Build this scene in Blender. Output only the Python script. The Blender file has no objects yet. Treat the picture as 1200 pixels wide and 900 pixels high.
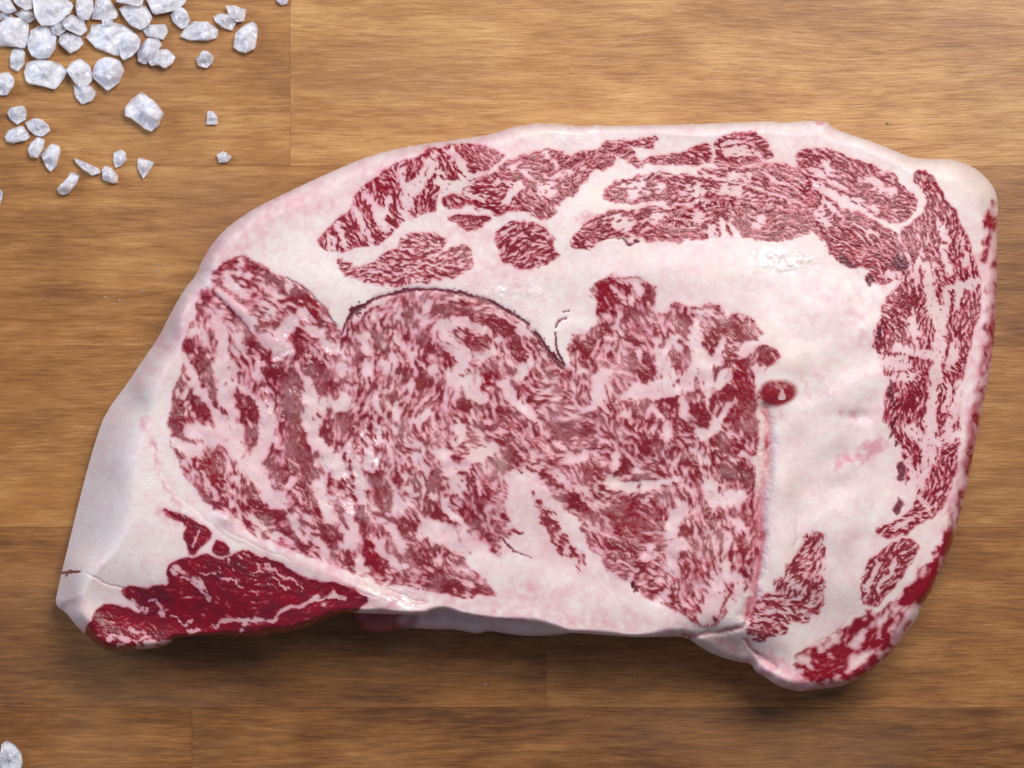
import bpy, math, random
import numpy as np

SC = bpy.context.scene
COL = SC.collection

# ------------------------------------------------------------------ camera
S0 = 0.00025            # metres of board per photograph pixel
CAM_H = 0.80            # camera height over the board
cam_d = bpy.data.cameras.new("camera")
cam = bpy.data.objects.new("camera", cam_d)
COL.objects.link(cam)
cam.location = (0, 0, CAM_H)
cam_d.sensor_width = 36.0
cam_d.lens = 36.0 * CAM_H / (1200 * S0)
cam_d.clip_start = 0.01
cam_d.clip_end = 50
cam_d.dof.use_dof = True
cam_d.dof.focus_distance = CAM_H - 0.032
cam_d.dof.aperture_fstop = 32.0
SC.camera = cam

# ------------------------------------------------------------------ light
world = bpy.data.worlds.new("World")
SC.world = world
world.use_nodes = True
bg = world.node_tree.nodes["Background"]
bg.inputs[0].default_value = (0.72, 0.80, 1.0, 1)
bg.inputs[1].default_value = 0.19


def area(name, loc, target, sx, sy, power, col):
    d = bpy.data.lights.new(name, 'AREA')
    d.shape = 'RECTANGLE'; d.size = sx; d.size_y = sy
    d.energy = power; d.color = col
    o = bpy.data.objects.new(name, d)
    COL.objects.link(o)
    o.location = loc
    v = np.array(target) - np.array(loc)
    from mathutils import Vector
    o.rotation_euler = Vector(v).to_track_quat('-Z', 'Y').to_euler()
    return o


area("key_light", (0.25, 0.42, 0.78), (0.03, 0.03, 0.0), 0.46, 0.36, 7.7, (1.0, 0.965, 0.92))  # large soft key lamp from the upper right, its source unseen
area("fill_light", (-0.72, 0.34, 0.50), (-0.05, 0.0, 0.0), 0.5, 0.5, 4.2, (0.70, 0.83, 1.0))

SC.view_settings.view_transform = 'Standard'
SC.view_settings.look = 'None'
SC.view_settings.exposure = 0.0
SC.view_settings.gamma = 1.0
SC.view_settings.use_curve_mapping = False
SC.cycles.use_denoising = True
SC.cycles.max_bounces = 10
SC.cycles.transmission_bounces = 8


# ------------------------------------------------------------------ helpers
def lin(r, g, b, a=1.0):
    f = lambda c: (c / 255 / 12.92) if c / 255 <= 0.04045 else ((c / 255 + 0.055) / 1.055) ** 2.4
    return (f(r), f(g), f(b), a)


def unproj(u, v, z):
    k = S0 * (CAM_H - z) / CAM_H
    return (u - 600.0) * k, (450.0 - v) * k, z


class NT:
    def __init__(self, name):
        self.m = bpy.data.materials.new(name)
        self.m.use_nodes = True
        self.t = self.m.node_tree
        self.b = self.t.nodes["Principled BSDF"]
        self.out = self.t.nodes["Material Output"]

    def n(self, kind, **kw):
        nd = self.t.nodes.new(kind)
        for k, v in kw.items():
            if k.startswith('i_'):
                key = k[2:]
                key = int(key) if key.isdigit() else key.replace('_', ' ')
                self.put(nd.inputs[key], v)
            else:
                setattr(nd, k, v)
        return nd

    def put(self, sock, v):
        if isinstance(v, bpy.types.NodeSocket):
            self.t.links.new(v, sock)
        else:
            sock.default_value = v

    def mix(self, a, b, f, blend='MIX'):
        nd = self.t.nodes.new('ShaderNodeMix')
        nd.data_type = 'RGBA'; nd.blend_type = blend
        self.put(nd.inputs[0], f); self.put(nd.inputs[6], a); self.put(nd.inputs[7], b)
        return nd.outputs[2]

    def math(self, op, a, b=0.0, c=None, clamp=False):
        nd = self.t.nodes.new('ShaderNodeMath'); nd.operation = op; nd.use_clamp = clamp
        self.put(nd.inputs[0], a); self.put(nd.inputs[1], b)
        if c is not None: self.put(nd.inputs[2], c)
        return nd.outputs[0]

    def attr(self, name, kind='GEOMETRY'):
        nd = self.t.nodes.new('ShaderNodeAttribute'); nd.attribute_type = kind; nd.attribute_name = name
        return nd.outputs['Fac']

    def noise(self, vec, scale, detail=2.0, rough=0.5, dist=0.0):
        nd = self.n('ShaderNodeTexNoise')
        self.put(nd.inputs['Vector'], vec)
        nd.inputs['Scale'].default_value = scale; nd.inputs['Detail'].default_value = detail
        nd.inputs['Roughness'].default_value = rough; nd.inputs['Distortion'].default_value = dist
        return nd.outputs['Fac']

    def ramp(self, fac, stops):
        nd = self.n('ShaderNodeValToRGB')
        self.put(nd.inputs[0], fac)
        cr = nd.color_ramp
        while len(cr.elements) < len(stops): cr.elements.new(0.5)
        for e, (p, c) in zip(cr.elements, stops):
            e.position = p; e.color = c if isinstance(c, tuple) else (c, c, c, 1)
        return nd.outputs[0]

    def map(self, f, a, b, c, d):
        nd = self.n('ShaderNodeMapRange')
        self.put(nd.inputs[0], f)
        for i, v in enumerate((a, b, c, d)): self.put(nd.inputs[i + 1], v)
        return nd.outputs[0]

    def mapping(self, vec, loc=(0, 0, 0), scale=(1, 1, 1)):
        nd = self.n('ShaderNodeMapping')
        self.put(nd.inputs[0], vec)
        self.put(nd.inputs[1], loc); nd.inputs[3].default_value = scale
        return nd.outputs[0]

    def bump(self, h, strength, dist, normal=None):
        nd = self.n('ShaderNodeBump')
        self.put(nd.inputs['Height'], h); nd.inputs['Strength'].default_value = strength
        nd.inputs['Distance'].default_value = dist
        if normal is not None: self.put(nd.inputs['Normal'], normal)
        return nd.outputs[0]


def empty(name, label, cat, loc=(0, 0, 0), group=None):
    o = bpy.data.objects.new(name, None)
    COL.objects.link(o)
    o.location = loc; o.empty_display_size = 0.01
    o['label'] = label; o['category'] = cat
    if group: o['group'] = group
    return o


def mesh_np(name, V, Q, mat, parent=None, attrs=None, smooth=True, ngon=None):
    """V (n,3) floats, Q (m,4) quads; ngon an optional extra face."""
    me = bpy.data.meshes.new(name)
    nq = len(Q)
    loops = Q.astype(np.int32).ravel()
    starts = np.arange(0, nq * 4, 4, dtype=np.int32)
    if ngon is not None:
        starts = np.append(starts, np.int32(len(loops)))
        loops = np.concatenate([loops, np.asarray(ngon, np.int32)])
    me.vertices.add(len(V)); me.vertices.foreach_set('co', np.ascontiguousarray(V, np.float32).ravel())
    me.loops.add(len(loops)); me.loops.foreach_set('vertex_index', loops.astype(np.int32))
    me.polygons.add(len(starts)); me.polygons.foreach_set('loop_start', starts)
    me.polygons.foreach_set('use_smooth', np.full(len(starts), bool(smooth)))
    if attrs:
        for k, a in attrs.items():
            at = me.attributes.new(k, 'FLOAT', 'POINT')
            at.data.foreach_set('value', np.ascontiguousarray(a, np.float32))
    me.update(calc_edges=True)
    me.validate(clean_customdata=False)
    me.materials.append(mat)
    o = bpy.data.objects.new(name, me)
    COL.objects.link(o)
    if parent is not None: o.parent = parent
    return o


# ------------------------------------------------------------------ wooden board
def wood_material():
    t = NT("oiled_hardwood")
    tc = t.n('ShaderNodeTexCoord').outputs['Object']
    seed = t.attr('seed', 'OBJECT'); tone = t.attr('tone', 'OBJECT')
    off = t.n('ShaderNodeCombineXYZ', i_0=seed, i_1=t.math('MULTIPLY', seed, 1.7), i_2=seed).outputs[0]
    p = t.mapping(tc, loc=off)
    # slow wander of the grain lines
    warp = t.noise(t.mapping(p, scale=(9, 26, 1)), 1.0, 2.0)
    wv = t.n('ShaderNodeCombineXYZ', i_0=0.0, i_1=t.math('MULTIPLY', t.math('SUBTRACT', warp, 0.5), 0.006), i_2=0.0).outputs[0]
    va = t.n('ShaderNodeVectorMath', operation='ADD', i_0=p, i_1=wv).outputs[0]
    fine = t.noise(t.mapping(va, scale=(140, 1700, 1)), 1.0, 2.0, 0.6)
    mid = t.noise(t.mapping(va, scale=(60, 520, 1)), 1.0, 4.0, 0.62)
    wide = t.noise(t.mapping(va, scale=(20, 110, 1)), 1.0, 3.0, 0.55)
    blot = t.noise(t.mapping(p, scale=(22, 40, 1)), 1.0, 3.0, 0.6, 0.4)
    g = t.math('ADD', t.math('MULTIPLY', mid, 0.28), t.math('ADD', t.math('MULTIPLY', t.map(fine, .25, .75, 0., 1.), 0.15),
               t.math('ADD', t.math('MULTIPLY', wide, 0.30), t.math('MULTIPLY', blot, 0.36))))
    g = t.math('ADD', g, t.math('MULTIPLY', tone, 0.30))
    col = t.ramp(g, [(0.36, lin(96, 56, 25)), (0.50, lin(140, 91, 47)), (0.61, lin(168, 116, 65)),
                     (0.73, lin(194, 145, 88)), (0.90, lin(218, 176, 118))])
    # vessel flecks and sparse dark pits
    fleck = t.noise(t.mapping(va, scale=(260, 2400, 1)), 1.0, 1.0)
    fl = t.map(fleck, 0.62, 0.70, 0.0, 0.26)
    col = t.mix(col, lin(104, 62, 30), fl)
    pit = t.n('ShaderNodeTexVoronoi', feature='F1')
    t.put(pit.inputs['Vector'], t.mapping(p, scale=(1, 1.3, 1))); pit.inputs['Scale'].default_value = 32
    pk = t.math('MULTIPLY', t.map(pit.outputs['Distance'], 0.010, 0.020, 1.0, 0.0),
                t.math('GREATER_THAN', t.n('ShaderNodeSeparateColor', i_0=pit.outputs['Color']).outputs[0], 0.62))
    col = t.mix(col, lin(50, 28, 14), t.math('MULTIPLY', pk, 0.8))
    # orange resin spots and warm / grey drift
    drift = t.noise(t.mapping(p, scale=(16, 22, 1)), 1.0, 2.0)
    col = t.mix(col, lin(176, 112, 48), t.map(drift, 0.55, 0.75, 0.0, 0.25))
    col = t.mix(col, lin(150, 116, 92), t.map(drift, 0.45, 0.28, 0.0, 0.18))
    t.put(t.b.inputs['Base Color'], col)
    t.put(t.b.inputs['Roughness'], t.map(g, 0.4, 0.8, 0.46, 0.38))
    t.b.inputs['IOR'].default_value = 1.42
    nb = t.bump(t.math('ADD', fine, t.math('MULTIPLY', mid, 0.8)), 0.35, 0.00025)
    t.put(t.b.inputs['Normal'], nb)
    return t.m


def build_board():
    mat = wood_material()
    root = empty('cutting_board', 'brown oiled wooden board of glued staves lying under the steak', 'cutting board', (0, 0, -0.03))
    rows = [-229, -17, 194.5, 405.5, 618, 829, 1041, 1253]
    cuts = {0: [200], 1: [340], 2: [-210, 700], 3: [520], 4: [640], 5: [225], 6: [760]}
    tone = {(1, 0): 0.16, (1, 1): 0.36, (2, 1): 0.10, (2, 2): 0.0, (3, 0): 0.06, (3, 1): 0.16, (4, 0): -0.16, (4, 1): -0.06,
            (5, 0): -0.20, (5, 1): -0.26}
    rng = random.Random(4)
    for r in range(len(rows) - 1):
        xs = [-700] + cuts[r] + [1900]
        for c in range(len(xs) - 1):
            g = 0.06
            x0, x1 = (xs[c] + g - 600) * S0, (xs[c + 1] - g - 600) * S0
            y1, y0 = (450 - rows[r] - g) * S0, (450 - rows[r + 1] + g) * S0
            zt = -rng.uniform(0.0, 0.00003)
            b = 0.00010
            hx, hy = (x1 - x0) / 2, (y1 - y0) / 2
            rings = [(0, -0.03), (0, zt - b), (b * 0.35, zt - b * 0.35), (b, zt)]
            V = []; Q = []
            for ins, z in rings:
                for sx, sy in ((-1, -1), (1, -1), (1, 1), (-1, 1)):
                    V.append((sx * (hx - ins), sy * (hy - ins), z + 0.03))
            for k in range(3):
                for i in range(4):
                    j = (i + 1) % 4
                    Q.append((k * 4 + i, k * 4 + j, k * 4 + 4 + j, k * 4 + 4 + i))
            Q.append((12, 13, 14, 15)); Q.append((3, 2, 1, 0))
            o = mesh_np('plank', np.array(V), np.array(Q), mat, root, smooth=False)
            o.location = ((x0 + x1) / 2, (y0 + y1) / 2, 0)
            o['seed'] = rng.uniform(0, 3.0)
            o['tone'] = tone.get((r, c), rng.uniform(-0.1, 0.15))


build_board()
# ------------------------------------------------------------------ steak: traced outlines (photograph pixels)
def P(s):
    return np.array([[float(a) for a in q.split(',')] for q in s.split()])


SILH = P("64,709 68,690 72,671 80,640 90,598 101,555 113,513 123,485 150,448 170,418 185,397 200,367 217,337 230,323 "
         "238,302 253,280 270,263 300,243 333,227 367,211 400,196 434,182 480,171 530,164 560,160 580,156 600,149 630,144 "
         "660,145 672,147 690,148 700,146 706,148 740,147 800,146 850,144 900,142 920,144 950,141 972,143 973,149 1000,159 "
         "1020,165 1052,178 1070,185 1096,187 1106,186 1120,188 1140,195 1156,208 1166,222 1170,238 1168,274 1169,310 "
         "1167,350 1166,386 1162,422 1156,454 1150,482 1146,506 1141,530 1137,550 1133,570 1127,594 1123,610 1116,636 "
         "1107,660 1100,676 1090,696 1078,712 1076,721 1070,732 1062,741 1046,762 1036,774 1016,790 990,804 964,807 "
         "946,810 930,810 910,803 896,793 884,786 881,778 866,776 840,769 820,758 804,746 780,746 746,747 706,744 680,742 "
         "664,741 646,734 620,729 580,727 544,721 524,714 510,715 496,721 440,719 412,718 396,721 376,728 360,736 336,741 "
         "314,743 304,747 280,747 260,744 208,747 198,754 184,760 160,761 140,763 128,764 114,756 100,744 88,732 78,718")
# edge roundness along the outline: x,y, width px, edge height mm, a, b
EDGE = [(64, 709, 50, 6, 1.5, 1), (90, 600, 80, 4, 1.4, 1), (123, 485, 64, 4, 1.5, 1), (170, 418, 34, 6, 1.7, 1.2),
        (217, 337, 20, 12, 2, 1.6), (253, 280, 18, 20, 2, 1.8), (333, 227, 20, 24, 2, 1.8), (434, 182, 18, 25, 2, 1.8), (570, 159, 14, 26, 2, 1.8),
        (700, 147, 12, 26, 2, 1.8), (850, 145, 12, 26, 2, 1.8), (1000, 160, 16, 26, 2, 1.8), (1106, 186, 22, 23, 2, 1.7),
        (1160, 215, 24, 21, 2, 1.6), (1168, 300, 16, 25, 2, 1.5), (1160, 430, 16, 25, 2, 1.5), (1137, 550, 16, 25, 2, 1.5),
        (1100, 676, 14, 23, 2, 1.5), (1046, 762, 14, 20, 2, 1.5), (964, 807, 14, 19, 2, 1.6), (890, 790, 16, 14, 2, 1.8), (840, 769, 18, 13, 2, 1.8),
        (804, 746, 10, 20, 2, 2), (746, 747, 7, 28, 2, 2), (664, 741, 6, 28, 2, 2), (580, 727, 6, 28, 2, 2), (510, 715, 6, 28, 2, 2),
        (412, 718, 9, 24, 2, 1.8), (336, 741, 9, 22, 2, 1.8), (260, 745, 9, 21, 2, 1.8), (184, 760, 8, 21, 2, 1.8),
        (128, 764, 9, 19, 2, 1.7), (88, 732, 20, 12, 1.8, 1.4)]

# muscles: label, outline, base leanness, noise weights fine/mid/coarse, brown, red, outline raggedness
MUSCLES = [
 ("pink red eye muscle with long white streaks on the left", "248,322 258,310 274,304 294,304 312,315 336,325 358,339 376,356 386,370 394,384 397,399 404,412 411,450 416,490 421,530 436,570 456,610 478,650 500,691 468,687 440,681 416,671 400,665 370,655 336,641 306,631 290,621 278,604 256,600 242,589 226,569 214,551 206,531 200,510 199,464 207,442 218,428 215,410 216,396 225,377 234,371 231,354 237,335 250,342",
  0.15, (.40, .85, .50), .18, .0, 2.0),
 ("round central eye muscle under the dark curved seam", "397,399 400,384 416,364 440,351 462,345 494,340 528,343 560,351 590,362 620,381 630,397 641,410 653,426 658,436 654,456 646,482 634,506 622,530 616,542 604,552 594,572 590,600 602,645 585,656 560,642 540,655 552,668 582,694 580,699 548,699 516,693 500,691 478,650 456,610 436,570 421,530 416,490 411,450 404,412",
  0.20, (.48, .90, .30), .30, .0, 2.0),
 ("broad marbled eye muscle with lobed top beside the blood spot", "658,436 666,428 667,398 684,393 698,384 700,366 698,350 689,345 702,328 714,322 730,322 752,329 766,335 771,346 769,357 762,367 776,369 788,358 802,355 808,361 820,355 840,356 846,363 848,372 860,367 876,371 891,388 887,399 874,402 880,409 896,404 910,409 914,420 900,429 884,438 886,454 889,468 886,480 886,510 890,530 880,538 881,562 883,590 889,600 890,646 882,662 874,692 846,722 832,738 812,728 792,717 768,703 740,685 716,671 700,649 690,637 682,617 670,604 652,588 632,570 620,550 614,534 622,530 634,506 646,482 654,456",
  0.28, (.48, .85, .35), .28, .10, 2.0),
 ("thin red strip of muscle in the fat below the eye", "624,586 638,584 652,604 670,630 682,650 692,680 680,676 654,648 636,620", 0.35, (.5, .7, .3), .40, 0, 3.0),
 ("pale fatty patch with faint brown flecks low in the eye", "598,548 624,550 640,575 662,610 688,662 640,664 600,650 586,600", -0.85, (.5, .7, .4), .6, 0, 3.0),
 ("fan shaped cap muscle at the upper left rim", "373,279 394,262 410,248 412,238 426,222 450,204 472,190 498,184 502,176 536,171 566,171 580,178 590,182 573,195 567,207 548,211 534,209 525,217 513,225 509,237 505,249 484,249 480,256 471,254 459,271 447,283 430,285 416,291 390,293 376,287",
  0.75, (.95, .45, .1), .12, .15, 1.6),
 ("crimson cap muscle left of the centre of the top rim", "540,223 556,217 576,205 590,192 618,182 640,178 658,179 664,185 684,179 708,174 718,186 716,195 690,199 689,209 678,218 672,226 660,234 647,242 645,257 634,253 614,249 598,245 581,252 578,242 560,243 550,239",
  0.75, (.95, .45, .1), .05, .1, 1.8),
 ("small red muscle fleck in the fat", "521,231 534,227 546,236 544,242 522,243", 1.0, (.9, .3, .1), .1, 0, 1.5),
 ("small red muscle fleck in the fat", "524,255 576,251 562,266 550,269 536,262", 0.9, (.9, .3, .1), .15, 0, 1.5),
 ("round island of muscle in the fat", "580,279 593,264 620,261 642,269 647,288 654,300 630,309 606,315 587,303", 0.55, (.95, .5, .1), .1, 0, 1.8),
 ("pale streaky island of muscle above the dark seam", "393,307 405,305 418,318 436,309 454,297 472,288 474,278 488,271 508,275 525,283 510,295 520,299 540,287 552,295 552,312 538,321 516,324 473,334 448,336 424,326 402,320",
  0.15, (1.0, .4, .1), .40, 0, 1.6),
 ("thin red streaks of muscle near the top rim", "706,169 730,166 766,164 768,168 740,172 722,176 740,180 756,195 748,193 726,180 710,178", 0.5, (.9, .4, .1), .05, .2, 2.2),
 ("thin tapering red muscle by the top rim", "752,189 770,185 800,181 820,172 831,167 835,180 829,191 800,190 770,192", 0.8, (.9, .4, .1), .05, .1, 1.6),
 ("ring shaped red muscle near the top rim", "838,165 850,158 880,157 892,163 908,182 888,187 879,190 858,193 837,192 843,182", 0.9, (.9, .4, .1), .05, .1, 1.6),
 ("upper crimson band of the cap muscle", "707,229 713,219 736,207 770,205 812,207 838,214 870,218 900,228 930,238 950,247 940,249 912,240 884,237 860,235 830,232 812,233 790,239 778,232 752,237 730,233 708,235",
  0.6, (.95, .55, .15), .05, 0, 1.8),
 ("slanting crimson band of the cap muscle", "814,201 840,199 868,197 890,199 886,192 916,195 938,201 950,212 962,226 956,244 938,233 920,227 898,219 872,211 844,207",
  0.6, (.95, .55, .15), .05, .05, 1.8),
 ("lower crimson band of the cap muscle", "669,287 680,268 696,256 712,249 740,248 772,245 800,245 818,242 844,237 880,241 920,247 948,251 960,260 950,270 932,279 904,281 880,279 862,270 854,277 846,265 836,277 800,279 760,279 740,275 720,279 700,281 684,293",
  0.75, (.9, .55, .15), .08, 0, 1.8),
 ("large crimson lobe at the upper right", "935,181 944,175 960,175 984,182 1000,189 1020,194 1040,204 1056,216 1065,226 1074,238 1065,248 1059,261 1036,255 1020,247 1006,239 980,227 960,217 938,204",
  0.7, (1.0, .45, .15), .08, 0, 1.8),
 ("long crimson lobe slanting down to the right", "944,222 960,223 972,235 990,247 1006,253 1030,265 1050,277 1062,294 1058,312 1048,318 1030,316 1012,312 996,314 980,304 964,273 952,267 946,250",
  0.75, (1.0, .45, .1), .05, 0, 1.8),
 ("long dark crimson muscle band down the right rim", "1073,199 1088,204 1112,240 1128,268 1138,290 1145,330 1148,345 1147,360 1139,392 1134,414 1127,440 1121,470 1122,500 1120,528 1116,560 1109,583 1096,601 1080,609 1060,625 1040,631 1026,619 1050,613 1072,598 1071,584 1079,570 1064,572 1066,558 1065,546 1057,534 1061,526 1048,510 1039,494 1037,486 1042,448 1039,438 1031,416 1027,406 1026,390 1031,374 1037,358 1045,344 1055,337 1062,324 1050,326 1036,330 1020,330 1014,322 1030,316 1058,314 1067,290 1056,275 1066,264 1080,254 1088,240 1076,212",
  0.6, (1.1, .35, .1), .05, 0, 1.5),
 ("pale red oval muscle at the lower right", "1010,706 1012,674 1020,658 1042,643 1064,631 1075,638 1072,651 1054,674 1039,696 1024,709", 0.75, (1.0, .3, .05), .45, 0, 1.4),
 ("pale streaky muscle in the fold at the lower right", "937,637 953,622 967,629 965,665 968,694 962,714 946,724 930,732 908,746 884,754 874,742 882,718 890,702 903,690 927,663", 0.12, (.9, .6, .2), .55, 0, 2.4),
 ("wet red meat at the bottom right corner", "926,769 960,751 984,741 1012,723 1040,709 1060,698 1080,668 1098,646 1112,622 1124,606 1118,634 1104,668 1078,714 1060,742 1040,768 1014,790 998,799 964,803 944,799 938,786",
  0.75, (.45, .7, .8), .10, .45, 3.0),
 ("red streaked meat along the right hand cut edge", "1160,236 1172,236 1170,400 1160,440 1148,500 1138,552 1126,600 1110,640 1106,632 1122,590 1132,545 1142,500 1150,450 1156,400 1158,330 1150,290", 0.0, (.5, .5, .9), .1, .55, 3.0),
 ("glossy dark red lean muscle at the lower left", "198,660 212,656 236,651 262,655 282,645 300,649 324,659 348,673 380,683 400,685 420,693 432,701 424,712 412,720 396,724 376,731 360,739 336,744 304,750 260,748 208,750 184,764 140,767 126,768 110,757 100,742 103,730 118,710 128,708 146,712 170,719 160,708 142,697 143,688 172,690 192,687 199,681 196,669",
  2.0, (.45, .5, .25), .0, .75, 1.2),
 ("curled dark red lean tail beside the white fat", "188,596 208,599 225,609 240,615 248,626 241,637 234,643 224,652 217,638 214,626 220,615 200,606", 2.0, (.5, .5, .2), 0, .7, 1.2),
 ("small dark red wedge of lean", "245,645 256,630 275,647 260,651", 2.4, (.3, .3, .1), 0, .7, 1.2),
]
# direction of the fibres (x, y, dx, dy)
FLOW = [(220, 400, .2, 1), (225, 520, .5, 1), (300, 340, 1, .45), (370, 370, 1, .9), (300, 450, .3, 1), (350, 500, .1, 1), (330, 600, .8, 1), (400, 520, .2, 1), (400, 620, .8, 1),
        (380, 650, 1, .6), (540, 650, 1, .75), (430, 450, -.15, 1), (420, 380, -.4, 1), (480, 360, -.4, 1), (560, 375, 1, .35), (600, 410, .6, 1), (500, 470, -.1, 1), (540, 550, .6, 1), (480, 580, .7, 1),
        (600, 480, .7, 1), (640, 530, 1, .65), (680, 520, 1, .7), (700, 570, 1, .8), (740, 610, .7, .9), (740, 660, 1, .3), (830, 560, .5, 1), (850, 420, .5, 1),
        (720, 340, .5, 1), (740, 420, .3, 1), (780, 500, .5, 1), (860, 640, -.2, 1), (800, 680, .5, 1),
        (400, 275, .8, .8), (440, 250, .5, 1), (500, 220, .1, 1), (560, 190, .4, 1), (600, 220, 1, -.6), (640, 190, .8, -.5), (660, 200, 1, -.15), (560, 230, 1, .3), (620, 235, .5, 1),
        (440, 320, 1, -.2), (510, 285, 1, -.15), (540, 305, 1, 0), (615, 290, 1, -.7), (740, 170, 1, -.1), (800, 185, 1, -.1), (870, 175, 1, .1), (760, 220, 1, 0), (880, 205, 1, .2),
        (900, 225, 1, .25), (720, 265, 1, -.25), (800, 262, 1, .05), (900, 262, 1, .1), (980, 200, 1, .4), (1040, 235, 1, .35), (1000, 265, 1, .45), (1000, 300, 1, .4), (1040, 300, 1, .7),
        (1090, 230, .5, 1), (1080, 290, .2, 1), (1110, 350, .0, 1), (1060, 360, .4, 1), (1130, 310, .2, 1), (1060, 450, .1, 1), (1115, 450, -.3, 1), (1060, 520, .3, 1), (1100, 550, -.3, 1), (1060, 610, -1, .5),
        (1040, 670, -.6, 1), (945, 660, -.35, 1), (910, 735, 1, .2), (980, 770, -1, .5), (1050, 720, -.7, 1), (1160, 400, -.1, 1), (1120, 600, -.4, 1),
        (250, 690, 1, .6), (160, 725, 1, .35), (330, 680, 1, .6), (380, 710, 1, -.3), (230, 620, .8, 1), (650, 630, .6, 1)]

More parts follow.
